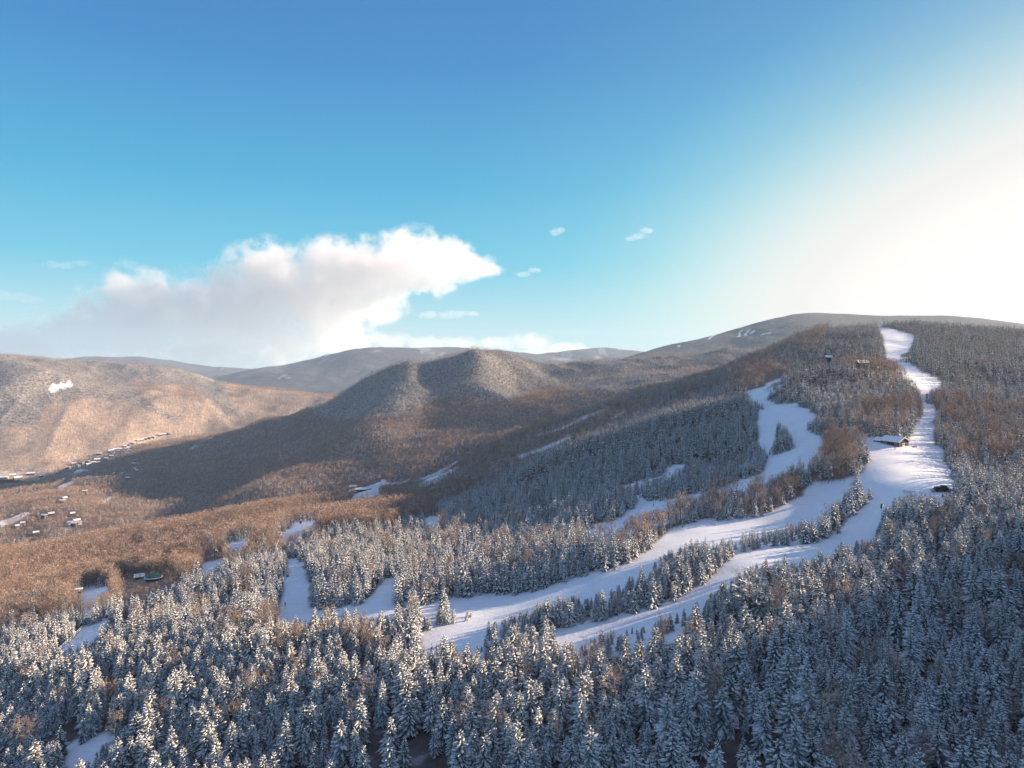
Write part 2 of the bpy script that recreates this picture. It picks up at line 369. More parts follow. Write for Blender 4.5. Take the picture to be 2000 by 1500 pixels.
M_CENT = mountain_material('forested_mountain', (.035,.035,.04), (.40,.39,.40), (.075,.052,.055), (.30,.22,.195), .03)
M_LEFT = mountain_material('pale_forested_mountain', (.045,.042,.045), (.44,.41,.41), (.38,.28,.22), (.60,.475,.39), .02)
M_RIGHT = mountain_material('dark_far_mountain', (.045,.055,.06), (.17,.18,.185), (.07,.065,.065), (.19,.18,.17), .012)
M_FAR = mountain_material('distant_hills', (.05,.055,.07), (.13,.135,.15), (.09,.09,.105), (.19,.18,.19), .006)
def needles_mat():
    m, nt, b = new_mat('frosted_needles'); b.inputs['Roughness'].default_value = .8
    oi = N(nt, 'ShaderNodeObjectInfo')
    f = math_(nt, 'ADD', noise(nt, 1.6, 5), math_(nt, 'MULTIPLY', oi.outputs['Random'], .16))
    nt.links.new(ramp(nt, f, [(.36, (.028,.034,.030)), (.54, (.14,.142,.137)), (.72, (.52,.51,.49))]), b.inputs['Base Color']); return m
def treesnow_mat():
    m, nt, b = new_mat('snow_on_branches'); b.inputs['Roughness'].default_value = .8
    nt.links.new(ramp(nt, noise(nt, 2.2, 4), [(.33, (.32,.32,.31)), (.50, (.69,.685,.68)), (.72, (.82,.815,.81))]), b.inputs['Base Color']); return m
def twig_mat(name, a, b_, c):
    m, nt, b = new_mat(name); b.inputs['Roughness'].default_value = .85
    oi = N(nt, 'ShaderNodeObjectInfo')
    f = math_(nt, 'ADD', noise(nt, .9, 4), math_(nt, 'MULTIPLY', math_(nt, 'SUBTRACT', oi.outputs['Random'], .5), .25))
    nt.links.new(ramp(nt, f, [(.35, a), (.55, b_), (.78, c)]), b.inputs['Base Color']); return m
M_NEEDLE = needles_mat(); M_TSNOW = treesnow_mat()
M_BARK = plain('spruce_bark', (.09,.075,.065), .9, .3, 3)
M_TWIG = twig_mat('bare_frosted_twigs', (.20,.13,.10), (.43,.30,.23), (.72,.60,.53))
M_GBARK = plain('grey_hardwood_bark', (.20,.17,.15), .9, .3, 3)

#LANDMESH
# ------------------------------------------------------------------ land meshes
def grid_mesh(name, fn, ur, dr, nu, nd, mat, attrs=None, lin=False, off=100):
    u = np.linspace(ur[0], ur[1], nu)
    d = np.exp(np.linspace(math.log(dr[0]+off), math.log(dr[1]+off), nd))-off
    U, D = np.meshgrid(u, d)          # rows: depth
    X = U*(D+off); Y = D; Z = fn(X, Y)
    V = np.stack([X, Y, Z], -1).reshape(-1, 3)
    i = np.arange(nd-1)[:,None]*nu+np.arange(nu-1)[None]
    Fc = np.stack([i, i+1, i+nu+1, i+nu], -1).reshape(-1, 4)
    A = attrs(V) if attrs else {}
    return V, Fc, A
def make_land(name, V, Fc, A, mat, kind='structure'):
    used = np.unique(Fc); remap = np.full(len(V), -1); remap[used] = np.arange(len(used))
    V = V[used]; Fc = remap[Fc]
    me = bpy.data.meshes.new(name)
    me.vertices.add(len(V)); me.vertices.foreach_set('co', V.ravel())
    n = len(Fc); me.loops.add(n*4); me.loops.foreach_set('vertex_index', Fc.ravel().astype(np.int32))
    me.polygons.add(n); me.polygons.foreach_set('loop_start', np.arange(0, n*4, 4, dtype=np.int32))
    me.polygons.foreach_set('use_smooth', np.ones(n, bool))
    me.update(calc_edges=True); me.validate()
    for k, v in A.items():
        a = me.attributes.new(k, 'FLOAT', 'POINT'); a.data.foreach_set('value', v[used].astype(np.float32))
    me.materials.append(mat)
    o = link(bpy.data.objects.new(name, me)); o['kind'] = kind
    return o
def run_at(X, Y, Z, hs=(0,)):
    r = np.zeros(len(X), bool); Ys = np.maximum(Y, 30)
    for h in hs:
        px, py = pix(X, Ys, Z+h); r |= look(RUNM, px, py) & ((h == 0) | (Y < 900) | (px < 1000))
    return r & (Y > 30)
def hard_at(k, X, Y, Z):
    px, py = pix(X, np.maximum(Y, 30), Z)
    if k == 'hill': return pick(HARDM, px, py)
    if k == 'cent': return np.where(look(CENTM, px, py), .12, .85)
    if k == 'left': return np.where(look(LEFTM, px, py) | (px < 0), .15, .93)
    return np.full(len(X), .3)
def soften(h, nu, nd, n=3):
    g = h.reshape(nd, nu).astype(float)
    for _ in range(n):
        p = np.pad(g, 1, mode='edge'); g = (p[:-2,1:-1]+p[2:,1:-1]+p[1:-1,:-2]+p[1:-1,2:]+2*g)/6
    return g.ravel()
LANDS = {}
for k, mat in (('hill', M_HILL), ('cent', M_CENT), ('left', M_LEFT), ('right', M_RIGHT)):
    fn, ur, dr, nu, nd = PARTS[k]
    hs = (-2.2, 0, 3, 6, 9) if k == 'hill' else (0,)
    def A(V, k=k, hs=hs, nu=nu, nd=nd):
        r = run_at(V[:,0], V[:,1], V[:,2], hs).astype(float)
        return {'run': r, 'hard': soften(hard_at(k, V[:,0], V[:,1], V[:,2]), nu, nd, 4)}
    V, Fc, At = grid_mesh(k, fn, ur, dr, nu, nd, mat, A)
    if k == 'hill':
        rf = At['run'][Fc].mean(1) > 0.5
        At['run'] = soften(At['run'], nu, nd, 1)
        LANDS['run'] = make_land('ski_run', V, Fc[rf], At, mat)
        LANDS[k] = make_land('hillside', V, Fc[~rf], At, mat)
    else:
        if k != 'hill': At['run'] = At['run']
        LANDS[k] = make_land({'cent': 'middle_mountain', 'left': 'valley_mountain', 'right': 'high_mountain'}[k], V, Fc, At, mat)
for nm, fn, ur, dr in (('distant_mountain', z_fa, (-.5, .18), (6900, 11700)), ('distant_mountain', z_fb, (-.06, .3), (10500, 13100)), ('distant_mountain', z_fc, (-1.0, -.25), (10900, 13300))):
    V, Fc, At = grid_mesh(nm, fn, ur, dr, 300, 120, M_FAR, lambda V: {'hard': np.clip(.5+fbm(V[:,0], V[:,1], 900, 3, 77)*1.6, 0, 1), 'run': np.clip(fbm(V[:,0], V[:,1]*.4, 300, 4, 78)*4-1.6, 0, .22)})
    make_land(nm, V, Fc, At, M_FAR)
# the plain far beneath everything, reaching the horizon
q = MB(); R_ = 13800
q.add([(-R_, -1500, -640), (R_, -1500, -640), (R_, R_, -640), (-R_, R_, -640)], [(0,1,2,3)])
g = q.obj('valley_floor', M_FAR); g['kind'] = 'structure'
# ------------------------------------------------------------------ tree shapes
def spruce_parts(seed, H, R, detail):
    """trunk and crown meshes of a snow-laden spruce; detail 0 fine .. 3 coarse"""
    r = random.Random(seed); T = MB(); C = MB()
    T.tube((0,0,-1.0), (0,0,H*.96), .17 if detail < 2 else .2, .02, 6 if detail == 0 else 4)
    nw = (19, 12, 8, 6)[detail]; nb0, nb1 = ((11,5), (8,4), (6,3), (5,3))[detail]
    lean = r.uniform(-.035, .035); side = r.uniform(0, 6.28); thin = r.uniform(.05, .35)
    for k in range(nw):
        t = k/(nw-1.0); z = H*(.10+.86*t**.96)+r.uniform(-.12,.12); L = R*(1-t)**.60*r.uniform(.82,1.12)+.16
        nb = int(round(nb0+(nb1-nb0)*t)); a0 = r.uniform(0, 6.28)
        for i in range(nb):
            a = a0+6.283*i/nb+r.uniform(-.22,.22); l = L*r.uniform(.60,1.22)
            l *= 1-thin*max(0, math.cos(a-side))
            if r.random() < .08: continue
            up = .20*l*(t-.15); dr = l*(.14+.26*(1-t))*r.uniform(.75,1.3); ww = l*r.uniform(.22,.34)+.09
            ca, sa = math.cos(a), math.sin(a); zz = z+r.uniform(-.25,.25)*H/nw*.6
            def P(s, off, h):
                zc = zz+up*s*2-dr*s*s+h-abs(off)*.45
                return (ca*s*l-sa*off+lean*z, sa*s*l+ca*off, zc)
            if detail == 0:
                S = [(.12,.12),(.36,.85),(.47,.42),(.68,.80),(.78,.36),(1.0,.05)]
                V = []; 
                for s, w_ in S: V += [P(s, ww*w_, 0), P(s, 0, .05), P(s, -ww*w_, 0)]
                Fc = []
                for q in range(len(S)-1): Fc += [(3*q,3*q+1,3*q+4,3*q+3), (3*q+1,3*q+2,3*q+5,3*q+4)]
                C.add(V, Fc, 0)
                if r.random() < .86:
                    S = [(.32,.16),(.50,.46),(.74,.42),(1.02,.06)]; j = r.uniform(.55,1.2); V = []
                    for s, w_ in S: V += [P(s, ww*w_*j, .05), P(s, 0, .15), P(s, -ww*w_*j, .05)]
                    Fc = []
                    for q in range(len(S)-1): Fc += [(3*q,3*q+1,3*q+4,3*q+3), (3*q+1,3*q+2,3*q+5,3*q+4)]
                    C.add(V, Fc, 1)
            elif detail == 1:
                V = [P(.1,.02,0), P(.5,ww,0), P(.5,-ww,0), P(1,0,0), P(.5,0,.06)]
                C.add(V, [(0,4,1),(0,2,4),(4,3,1),(4,2,3)], 0)
                if r.random() < .86:
                    V = [P(.32,0,.12), P(.62,ww*.66,.08), P(.62,-ww*.66,.08), P(1.03,0,.1), P(.62,0,.18)]
                    C.add(V, [(0,4,1),(0,2,4),(4,3,1),(4,2,3)], 1)
            elif detail == 2:
                ww *= 1.25
                C.add([P(.1,0,0), P(.55,ww,0), P(1,0,0), P(.55,-ww,0)], [(0,2,1),(0,3,2)], 0)
                if r.random() < .85:
                    C.add([P(.35,0,.18), P(.66,ww*.62,.16), P(1.05,0,.14), P(.66,-ww*.62,.16)], [(0,2,1),(0,3,2)], 1)
            else:
                ww *= 1.5; m = 1 if r.random() < .46 else 0
                C.add([P(.05,0,0), P(.6,ww,0), P(1,0,0), P(.6,-ww,0)], [(0,2,1),(0,3,2)], m)
    return T, C
def hardwood_parts(seed, H, R, detail):
    """trunk-and-limbs and twig meshes of a bare frosted hardwood"""
    r = random.Random(seed); T = MB(); C = MB(); hb = H*r.uniform(.28,.42)
    T.tube((0,0,-1.0), (0,0,hb), .19, .14, 6); T.tube((0,0,hb), (r.uniform(-.5,.5), r.uniform(-.5,.5), H*.86), .14, .03, 5)
    nl, ns, ntw, tw = ((9,6,9,.030), (8,5,6,.07), (6,3,5,.16), (5,3,3,.34))[detail]
    for i in range(nl):
        a = 6.283*i/nl*1.6+r.uniform(-.4,.4); z0 = hb+(H*.5)*(i/nl)*r.uniform(.7,1.1)
        tip = Vector((math.cos(a)*R*r.uniform(.55,.95)*(1-.45*i/nl), math.sin(a)*R*r.uniform(.55,.95)*(1-.45*i/nl), min(H*.97, z0+H*r.uniform(.22,.42))))
        base = Vector((0,0,z0)); mid = base.lerp(tip,.5)+Vector((0,0,-.25))
        if detail < 2: T.tube(base, mid, .075, .05, 4); T.tube(mid, tip, .05, .015, 3)
        for j in range(ns):
            s = .25+.75*(j+1)/ns; p = base.lerp(tip, s)+Vector((0,0,-.25*(1-abs(2*s-1))))
            d = Vector((r.gauss(0,1), r.gauss(0,1), r.uniform(.2,1.3))).normalized()*R*r.uniform(.25,.5)
            e = p+d
            if detail == 0: C.tube(p, e, .024, .008, 3)
            for k in range(ntw):
                f = p.lerp(e, r.uniform(.1,1)); g = f+Vector((r.gauss(0,1), r.gauss(0,1), r.uniform(-.1,1.5))).normalized()*R*r.uniform(.13,.30)
                o = (g-f).cross(Vector((r.gauss(0,1), r.gauss(0,1), r.gauss(0,1)))).normalized()*tw
                if detail < 2: C.add([f-o, f+o, g], [(0,1,2)], 0)
                else: C.add([f-o*.6, f.lerp(g,.5)+o, g, f.lerp(g,.5)-o*.8], [(0,1,2,3)], 0)
    return T, C
PROTO = {}
def make_protos(kind, builder, sizes, mats_t, mats_c):
    for det in range(4):
        L_ = []
        for v, (H, R) in enumerate(sizes):
            T, C = builder(100*det+v+(0 if kind == 'c' else 50), H, R, det)
            tm = T.data('trunk', mats_t, True) if det == 0 else None
            cm = C.data('crown', mats_c) if det == 0 else None
            J = MB(); n = len(mats_c)
            J.add(C.V, C.F, 0); J.M = list(C.M); J.add(T.V, T.F, n)
            L_.append((tm, cm, J.data('tree', list(mats_c)+list(mats_t))))
        PROTO[kind, det] = L_
CS = [(10.9,2.5),(11.6,2.9),(9.8,2.2),(12.6,2.7),(8.4,2.6),(11.2,2.1),(9.2,2.9),(13.6,3.1)]
HS = [(13.0,4.3),(14.5,4.8),(11.0,3.8),(15.0,4.1)]
make_protos('c', spruce_parts, CS, [M_BARK], [M_NEEDLE, M_TSNOW])
make_protos('h', hardwood_parts, HS, [M_GBARK], [M_TWIG])

# ------------------------------------------------------------------ where every tree stands
def scatter(k, spacing, dr, pxr, hmax=16.0, margin=10.0, beyond=1.0):
    fn = PARTS[k][0]; d0, d1 = dr; x0 = (pxr[0]-CX)/F*d1; x1 = (pxr[1]-CX)/F*d1
    xs = np.arange(x0, x1, spacing); ys = np.arange(d0, d1, spacing*.9)
    X, Y = np.meshgrid(xs, ys); X = X.ravel(); Y = Y.ravel()
    X = X+RNG.uniform(-.48,.48,len(X))*spacing; Y = Y+RNG.uniform(-.48,.48,len(Y))*spacing
    u = CX+F*X/Y; m = (u > pxr[0]) & (u < pxr[1]) & inside(k, X, Y); X, Y = X[m], Y[m]
    Z = fn(X, Y); px, py = pix(X, Y, Z)
    top = (Z+hmax+margin)/Y >= hidden_by(px, Y)
    low = (py < 1760)
    m = top & low; X, Y, Z, px, py = X[m], Y[m], Z[m], px[m], py[m]
    zo = z_all(X, Y); m = Z > zo-1.0; X, Y, Z, px, py = X[m], Y[m], Z[m], px[m], py[m]
    hd = hard_at(k, X, Y, Z)
    h = RNG.random(len(X)) < hd
    n = fbm(X, Y, 26, 3, 90)
    clump = fbm(X, Y, 90, 2, 95)
    h = np.where((hd > .10) & (hd < .95), RNG.random(len(X)) < np.clip(hd+clump*np.where(hd < .2, .35, .8), 0, 1), h)
    keep = np.ones(len(X), bool)
    sc = np.where(h, RNG.uniform(.75,1.15,len(X)), RNG.choice([.38,.55,.72,.86,.97,1.06,1.2], len(X))*RNG.uniform(.92,1.08,len(X))*.95)
    if k == 'hill':
        sc = np.where(look(SHRUBM, px, py), sc*.33, sc); keep[:] = False
        jx = fbm(X, Y, 16, 2, 120)*4*F/Y; jy = fbm(X, Y, 14, 2, 121)*1.6*F/Y
        for mul in (1.0, .72, .5, .32):
            ok = np.ones(len(X), bool)
            for f in (0, .3, .6, 1.0):
                q = pix(X, Y, Z+sc*mul*np.where(h, 12.6, 10.0)*f)[1]; w3 = np.where(h, 3.0, 1.3)*(1.1-f)*sc*mul*F/Y
                for k3 in (-1, 0, 1): ok &= ~look(RUNM, px+jx*.6+k3*w3, q+jy*.6) | ((Y > 900) & (f > .35) & (px > 1000) & (px < 1250))
            new = ok & ~keep & ((mul == 1.0) | (RNG.random(len(X)) < .85)); sc = np.where(new, sc*mul, sc); keep |= ok & new
        for f in (-3.0, 3.0): keep &= ~look(RUNM, px+F*f*.35/Y, py)
        keep &= RNG.random(len(X)) > np.clip((n-.10)*2.4, 0, .85)
    else: keep &= ~look(RUNM, px, py)
    for (cx, cy_, rr) in CLEAR: keep &= np.hypot(X-cx, Y-cy_) > rr
    return [a[keep] for a in (X, Y, Z, h, sc)]
CLEAR = []
# ------------------------------------------------------------------ building sites (kept clear of trees)
VILLAGE = [(a*.2, 840+b*.2, c*.2) for a, b, c in [
 (20,470,80),(115,455,65),(30,520,90),(160,485,85),(75,545,60),(290,435,80),(395,465,35),(715,340,50),(790,330,60),(850,312,50),(755,358,55),(665,380,45),
 (855,343,60),(905,328,45),(940,298,65),(965,240,60),(1030,290,50),(950,325,45),(1075,210,60),(1120,196,50),(1145,216,50),(1100,240,60),(1085,265,50),(1165,195,45),
 (1215,165,40),(1250,150,45),(1290,135,45),(1265,210,40),(1230,190,40),(1345,110,40),(1380,100,40),(1415,90,40),(1450,84,40),(1490,75,45),(1560,56,40),(1600,48,40),(1640,42,40),
 (1390,140,40),(1420,152,35),(1305,340,50),(1240,490,40),(1110,440,25),(1190,445,25),(1040,465,25),(600,705,60),(620,682,50),(820,615,50),(1315,395,30),(1332,412,30),
 (155,960,40),(210,940,45),(420,858,60),(490,836,60),(740,905,70),(700,842,45),(340,1030,60),(715,940,70)]]
HOUSE_AT = [at(x, y+w*.12, 1200) for x, y, w in VILLAGE]
for (x, y, w), p in zip(VILLAGE, HOUSE_AT):
    rr = w/F*p.y*.55
    for k in (0, 1, 2): 
        v = Vector((p.x, p.y, 0))*(1-(k*16.0)/p.y); CLEAR.append((v.x, v.y, rr+4))
    CLEAR.append((p.x-rr, p.y, rr+2)); CLEAR.append((p.x+rr, p.y, rr+2))
SITE = {k: at(*v) for k, v in dict(lodge=(1752,874), groomer=(1843,961), round=(294,1137), shed=(268,1133), cabin=(1686,720), cabin2=(1620,706),
        base=(704,961), base2=(693,956), tower=(160,1181), pad=(587,1024), fence=(1777,963), gun=(1722,1018), pine=(1465,1214)).items()}
for k, rr in (('lodge',15),('round',14),('shed',8),('cabin',9),('cabin2',6),('base',14),('tower',6),('groomer',6), ('pine',4)):
    p = SITE[k]; CLEAR.append((p.x, p.y, rr))
    v = Vector((p.x, p.y, 0))*(1-(rr+5)/p.y); CLEAR.append((v.x, v.y, rr*.7))
    v = Vector((p.x, p.y, 0))*(1-(2*rr+8)/p.y); CLEAR.append((v.x, v.y, rr*.6))
sets = [scatter('hill', 3.8, (95, 330), (-260, 2700)), scatter('hill', 4.2, (330, 640), (-260, 2500)), scatter('hill', 5.1, (640, 1640), (-200, 2300)),
        scatter('cent', 7.6, (1300, 3100), (-150, 1600)), scatter('left', 10.0, (2500, 4500), (-100, 720), 14, 0)]
X, Y, Z, HD, SC = [np.concatenate(c) for c in zip(*sets)]
NT = len(X)
SC = np.where((Y > 1300), SC*1.12, SC)
SXY = SC*RNG.uniform(.85,1.2,NT); ROT = RNG.uniform(0, 6.283, NT)
VAR = RNG.integers(0, 1000, NT)
px, py = pix(X, Y, Z)
ptop = pix(X, Y, Z+11*SC)[1]
DET = np.where(Y < 300, 0, np.where(Y < 640, 1, np.where(Y < 1500, 2, 3)))
NSH = {'c': len(CS), 'h': len(HS)}
single = np.zeros(NT, bool)
WHERE = [((0,1380,760,1600),'at the lower left, where low sun reaches the tips'), ((760,1380,1300,1600),'low in the middle of the slope'),
         ((1300,1380,2000,1600),'in deep shade at the lower right'), ((0,0,2000,3000),'farther up the forest on the near slope')]
def plant(i, kind, name, label, cat, group, det=0):
    T, C, J = PROTO[kind, det][VAR[i] % NSH[kind]]
    e = empty(name, (X[i], Y[i], Z[i]), ROT[i]); e.scale = (SXY[i], SXY[i], SC[i])
    link(bpy.data.objects.new('trunk', T), e); link(bpy.data.objects.new('crown', C), e)
    return tag(e, label, cat, group)
vis = (px > 0) & (px < 2000) & (ptop < 1500) & (ptop > 0) & ((Z+9.3*SC)/Y > hidden_by(px, Y-6)+.0)
CL = ['medium snowy spruce','broad tall snowy spruce','low slim snowy spruce','very tall snowy spruce','short wide snowy spruce','needle slim snowy spruce','squat bushy snowy spruce','towering wide snowy spruce']
HL = ['bare hardwood with rounded crown','tall bare hardwood with spreading crown','small bare frosted hardwood','tall bare hardwood with narrow crown']
for kind, flag, nm, cat in (('c', False, 'snowy_spruce', 'spruce tree'), ('h', True, 'bare_hardwood', 'bare tree')):
    idx = np.where(vis & (HD == flag))[0]; idx = idx[np.argsort(Y[idx]/SC[idx])][:300]
    for i in idx:
        wz = next(t for (a, b, c, d), t in WHERE if a <= px[i] <= c and b <= py[i] <= d)
        v = VAR[i] % NSH[kind]; ll = (CL if kind == 'c' else HL)[v]+' '+wz
        plant(i, kind, nm, ll, cat, ll.replace('spruce', 'spruces').replace('hardwood', 'hardwoods'))
    single[idx] = True
def forest(kind, flag, name):
    coll = bpy.data.collections.new(name+'_shapes'); order = []
    for det in range(4):
        for v, (_, _, J) in enumerate(PROTO[kind, det]):
            o = bpy.data.objects.new('%s_shape_%d_%d' % (name, det, v), J); coll.objects.link(o)
    m = (HD == flag) & ~single; n = NSH[kind]
    me = bpy.data.meshes.new(name); me.vertices.add(int(m.sum()))
    me.vertices.foreach_set('co', np.stack([X[m], Y[m], Z[m]], -1).ravel())
    def put(nm, typ, val, key='value'):
        a = me.attributes.new(nm, typ, 'POINT'); a.data.foreach_set(key, val)
    put('which', 'INT', (DET[m]*n+VAR[m] % n).astype(np.int32))
    put('turn', 'FLOAT_VECTOR', np.stack([RNG.normal(0,.03,m.sum()), RNG.normal(0,.03,m.sum()), ROT[m]], -1).ravel().astype(np.float32), 'vector')
    put('size', 'FLOAT_VECTOR', np.stack([SXY[m], SXY[m], SC[m]], -1).ravel().astype(np.float32), 'vector')
    o = link(bpy.data.objects.new(name, me)); o['kind'] = 'stuff'
    ng = bpy.data.node_groups.new(name+'_nodes', 'GeometryNodeTree')
    ng.interface.new_socket('Geometry', in_out='INPUT', socket_type='NodeSocketGeometry'); ng.interface.new_socket('Geometry', in_out='OUTPUT', socket_type='NodeSocketGeometry')
    gi = ng.nodes.new('NodeGroupInput'); go = ng.nodes.new('NodeGroupOutput')
    ci = ng.nodes.new('GeometryNodeCollectionInfo'); ci.inputs['Collection'].default_value = coll
    ci.inputs['Separate Children'].default_value = True; ci.inputs['Reset Children'].default_value = True
    ip = ng.nodes.new('GeometryNodeInstanceOnPoints'); ip.inputs['Pick Instance'].default_value = True
    def na(nm, dt):
        q = ng.nodes.new('GeometryNodeInputNamedAttribute'); q.data_type = dt; q.inputs['Name'].default_value = nm
        return next(s for s in q.outputs if s.name == 'Attribute' and s.enabled)
    ln = ng.links.new
    ln(gi.outputs[0], ip.inputs['Points']); ln(ci.outputs[0], ip.inputs['Instance'])
    ln(na('which', 'INT'), ip.inputs['Instance Index']); ln(na('turn', 'FLOAT_VECTOR'), ip.inputs['Rotation']); ln(na('size', 'FLOAT_VECTOR'), ip.inputs['Scale'])
    ln(ip.outputs[0], go.inputs[0])
    md = o.modifiers.new('forest', 'NODES'); md.node_group = ng
    return o
tag(forest('c', False, 'snowy_conifer_forest'), 'snow covered conifers massed over the slopes and ridges', 'forest')
tag(forest('h', True, 'bare_hardwood_forest'), 'bare brown hardwoods massed over lower slopes and ridges', 'forest')
print('TREES', NT, int(HD.sum()), [int((DET == q).sum()) for q in range(4)])
# ------------------------------------------------------------------ buildings and small things
M_DARKWOOD = plain('dark_brown_boards', (.050,.042,.038), .8, .35, 2.0)
M_WALLS = [plain('grey_clapboard', (.16,.15,.15), .8, .2, .5), plain('brown_clapboard', (.13,.09,.07), .8, .2, .5), plain('tan_clapboard', (.28,.22,.17), .8, .2, .5)]
M_ROOFSNOW = plain('roof_snow', (.80,.81,.83), .7, .04, .4)
M_GREEN = plain('green_metal_roof', (.025,.12,.085), .45, .2, .6)
M_WHITE = plain('white_paint', (.78,.77,.74), .5, .05, 1)
M_GLASS = plain('dark_window_glass', (.03,.035,.045), .1, .2, .5)
M_STEEL = plain('galvanised_steel', (.30,.31,.32), .45, .2, 2)
M_BLACK = plain('black_machine_paint', (.025,.025,.028), .4, .3, 1.5)
M_RED = plain('red_vinyl', (.62,.04,.06), .5, .1, 2)
M_YEL = plain('weathered_yellow_boards', (.45,.33,.14), .7, .2, 2)
def B(name, parent, mat, *boxes):
    m = MB()
    for b in boxes: m.box(*b)
    return m.obj(name, mat, parent)
def heading(p, ang): return math.atan2(p.x, p.y), ang

# the ski lodge on the junction of the runs: gable towards the viewer's right, annexe behind
p = SITE['lodge']; e = empty('ski_lodge', (p.x+3, p.y+8, ground(p.x+5, p.y-1)+.1), math.radians(-60))
tag(e, 'dark brown wooden ski lodge with snow covered gable roof beside the snow junction', 'lodge')
m = MB(); m.house_walls(-6, -5.5, 6, 5.5, -3, 3.7, 2.5); m.obj('wall', M_DARKWOOD, e)
m = MB(); m.gable(-6, -5.5, 6, 5.5, 3.7, 2.5, .45, .7); m.obj('roof', M_ROOFSNOW, e)
m = MB(); m.house_walls(-12, -4.2, -6, 3.4, -2, 3.0, 1.6); m.obj('annexe', M_DARKWOOD, e)
m = MB(); m.gable(-12, -4.2, -7.22, 3.4, 3.0, 1.6, .4, .5); m.obj('annexe_roof', M_ROOFSNOW, e)
d = B('door', e, M_WHITE, (6.0, -1.6, .2, 6.12, .9, 2.7)); B('window', d, M_GLASS, (6.12, -1.1, 1.4, 6.15, .4, 2.3))
w_ = B('window', e, M_WHITE, (6.0, 2.6, 1.2, 6.1, 3.6, 2.6)); B('pane', w_, M_GLASS, (6.1, 2.72, 1.35, 6.13, 3.48, 2.45))
for xx in (-4.5, 3.2):
    w_ = B('window', e, M_WHITE, (xx, -5.6, 1.2, xx+1.6, -5.5, 2.5)); B('pane', w_, M_GLASS, (xx+.12, -5.63, 1.32, xx+1.48, -5.6, 2.38))
m = MB()
for k in range(9): m.box(-2.4+.45*k, -7.1, 2.2-.3*k-.1, -1.9+.45*k, -5.65, 2.2-.3*k)
m.tube((-2.4,-7.0,3.1), (1.4,-7.0,.7), .08, .08, 5); m.obj('stairs', M_YEL, e)
m = MB(); m.box(6.05, 5.6, -1.5, 9.5, 8.6, .25)
for y_ in (5.7, 7.1, 8.5): m.tube((9.4,y_,.2), (9.4,y_,1.3), .07, .07, 5)
m.tube((9.4,5.7,1.25), (9.4,8.5,1.25), .06, .06, 5); m.obj('deck', M_DARKWOOD, e)

# snow groomer parked by the trees
p = SITE['groomer']; e = empty('snow_groomer', (p.x, p.y+1, ground(p.x, p.y+1)+.05), math.radians(-16))
tag(e, 'black tracked snow groomer parked on the snow above the near trees', 'snow groomer')
m = MB(); m.box(-3.2,-1.1,.75,3.0,1.1,1.45); m.box(-3.2,-1.0,1.45,-.9,1.0,1.95); m.obj('body', M_BLACK, e)
m = MB(); V = [(-.8,-1.05,1.45),(2.4,-1.05,1.45),(2.4,1.05,1.45),(-.8,1.05,1.45),(-.6,-.9,2.75),(1.5,-.9,2.75),(1.5,.9,2.75),(-.6,.9,2.75)]
m.add(V, [(3,2,1,0),(4,5,6,7),(0,1,5,4),(1,2,6,5),(2,3,7,6),(3,0,4,7)]); c = m.obj('cab', M_BLACK, e)
m = MB(); m.add([(2.30,-.9,1.7),(2.30,.9,1.7),(1.62,.8,2.62),(1.62,-.8,2.62)], [(0,1,2,3)]); m.box(-.3,-1.06,1.75,1.5,-1.0,2.5); m.box(-.3,1.0,1.75,1.5,1.06,2.5); m.obj('window', M_GLASS, c)
for s in (-1, 1):
    m = MB(); P = [(-3.6,.55),(-3.1,.08),(2.9,.08),(3.5,.6),(3.0,1.0),(-3.1,1.0)]
    y0, y1 = s*1.2, s*2.1
    m.add([(x_, y0, z_) for x_, z_ in P]+[(x_, y1, z_) for x_, z_ in P], [(i,(i+1)%6,6+(i+1)%6,6+i) for i in range(6)]+[(5,4,3,2,1,0),(6,7,8,9,10,11)])
    for k in range(16): m.box(-3.1+.4*k, min(y0,y1)-.02, 1.0, -3.0+.4*k, max(y0,y1)+.02, 1.09)
    m.obj('track', M_BLACK, e)
m = MB(); m.box(3.9,-2.6,.1,4.1,2.6,1.2); m.box(3.2,-.3,.5,3.9,.3,.8); m.obj('blade', M_STEEL, e)
m = MB(); m.box(-4.9,-2.2,.15,-3.9,2.2,.7); m.box(-3.9,-.3,.4,-3.2,.3,.7); m.obj('tiller', M_STEEL, e)

# round green-roofed pavilion and its shed
p = SITE['round']; e = empty('round_pavilion', (p.x, p.y+4, ground(p.x, p.y)-.5), .2); e.scale = (.72,.72,.66)
tag(e, 'low round pavilion with green metal roof among the tan trees', 'pavilion')
def ring(m, n, rs):
    V = []; 
    for r_, z_ in rs: V += [(r_*math.cos(6.2832*i/n), r_*.8*math.sin(6.2832*i/n), z_) for i in range(n)]
    Fc = [(q*n+i, q*n+(i+1)%n, (q+1)*n+(i+1)%n, (q+1)*n+i) for q in range(len(rs)-1) for i in range(n)]+[tuple(range(n-1,-1,-1)), tuple((len(rs)-1)*n+i for i in range(n))]
    m.add(V, Fc)
m = MB(); ring(m, 10, [(7.2,-2),(7.2,4.2)]); m.obj('wall', M_DARKWOOD, e)
m = MB(); ring(m, 10, [(8.6,4.2),(8.6,4.45),(2.2,8.2),(.4,8.5)]); rf = m.obj('roof', M_GREEN, e)
m = MB(); ring(m, 10, [(8.9,4.0),(8.95,4.5),(8.3,4.72),(8.2,4.3)]); m.obj('snow_rim', M_ROOFSNOW, rf)
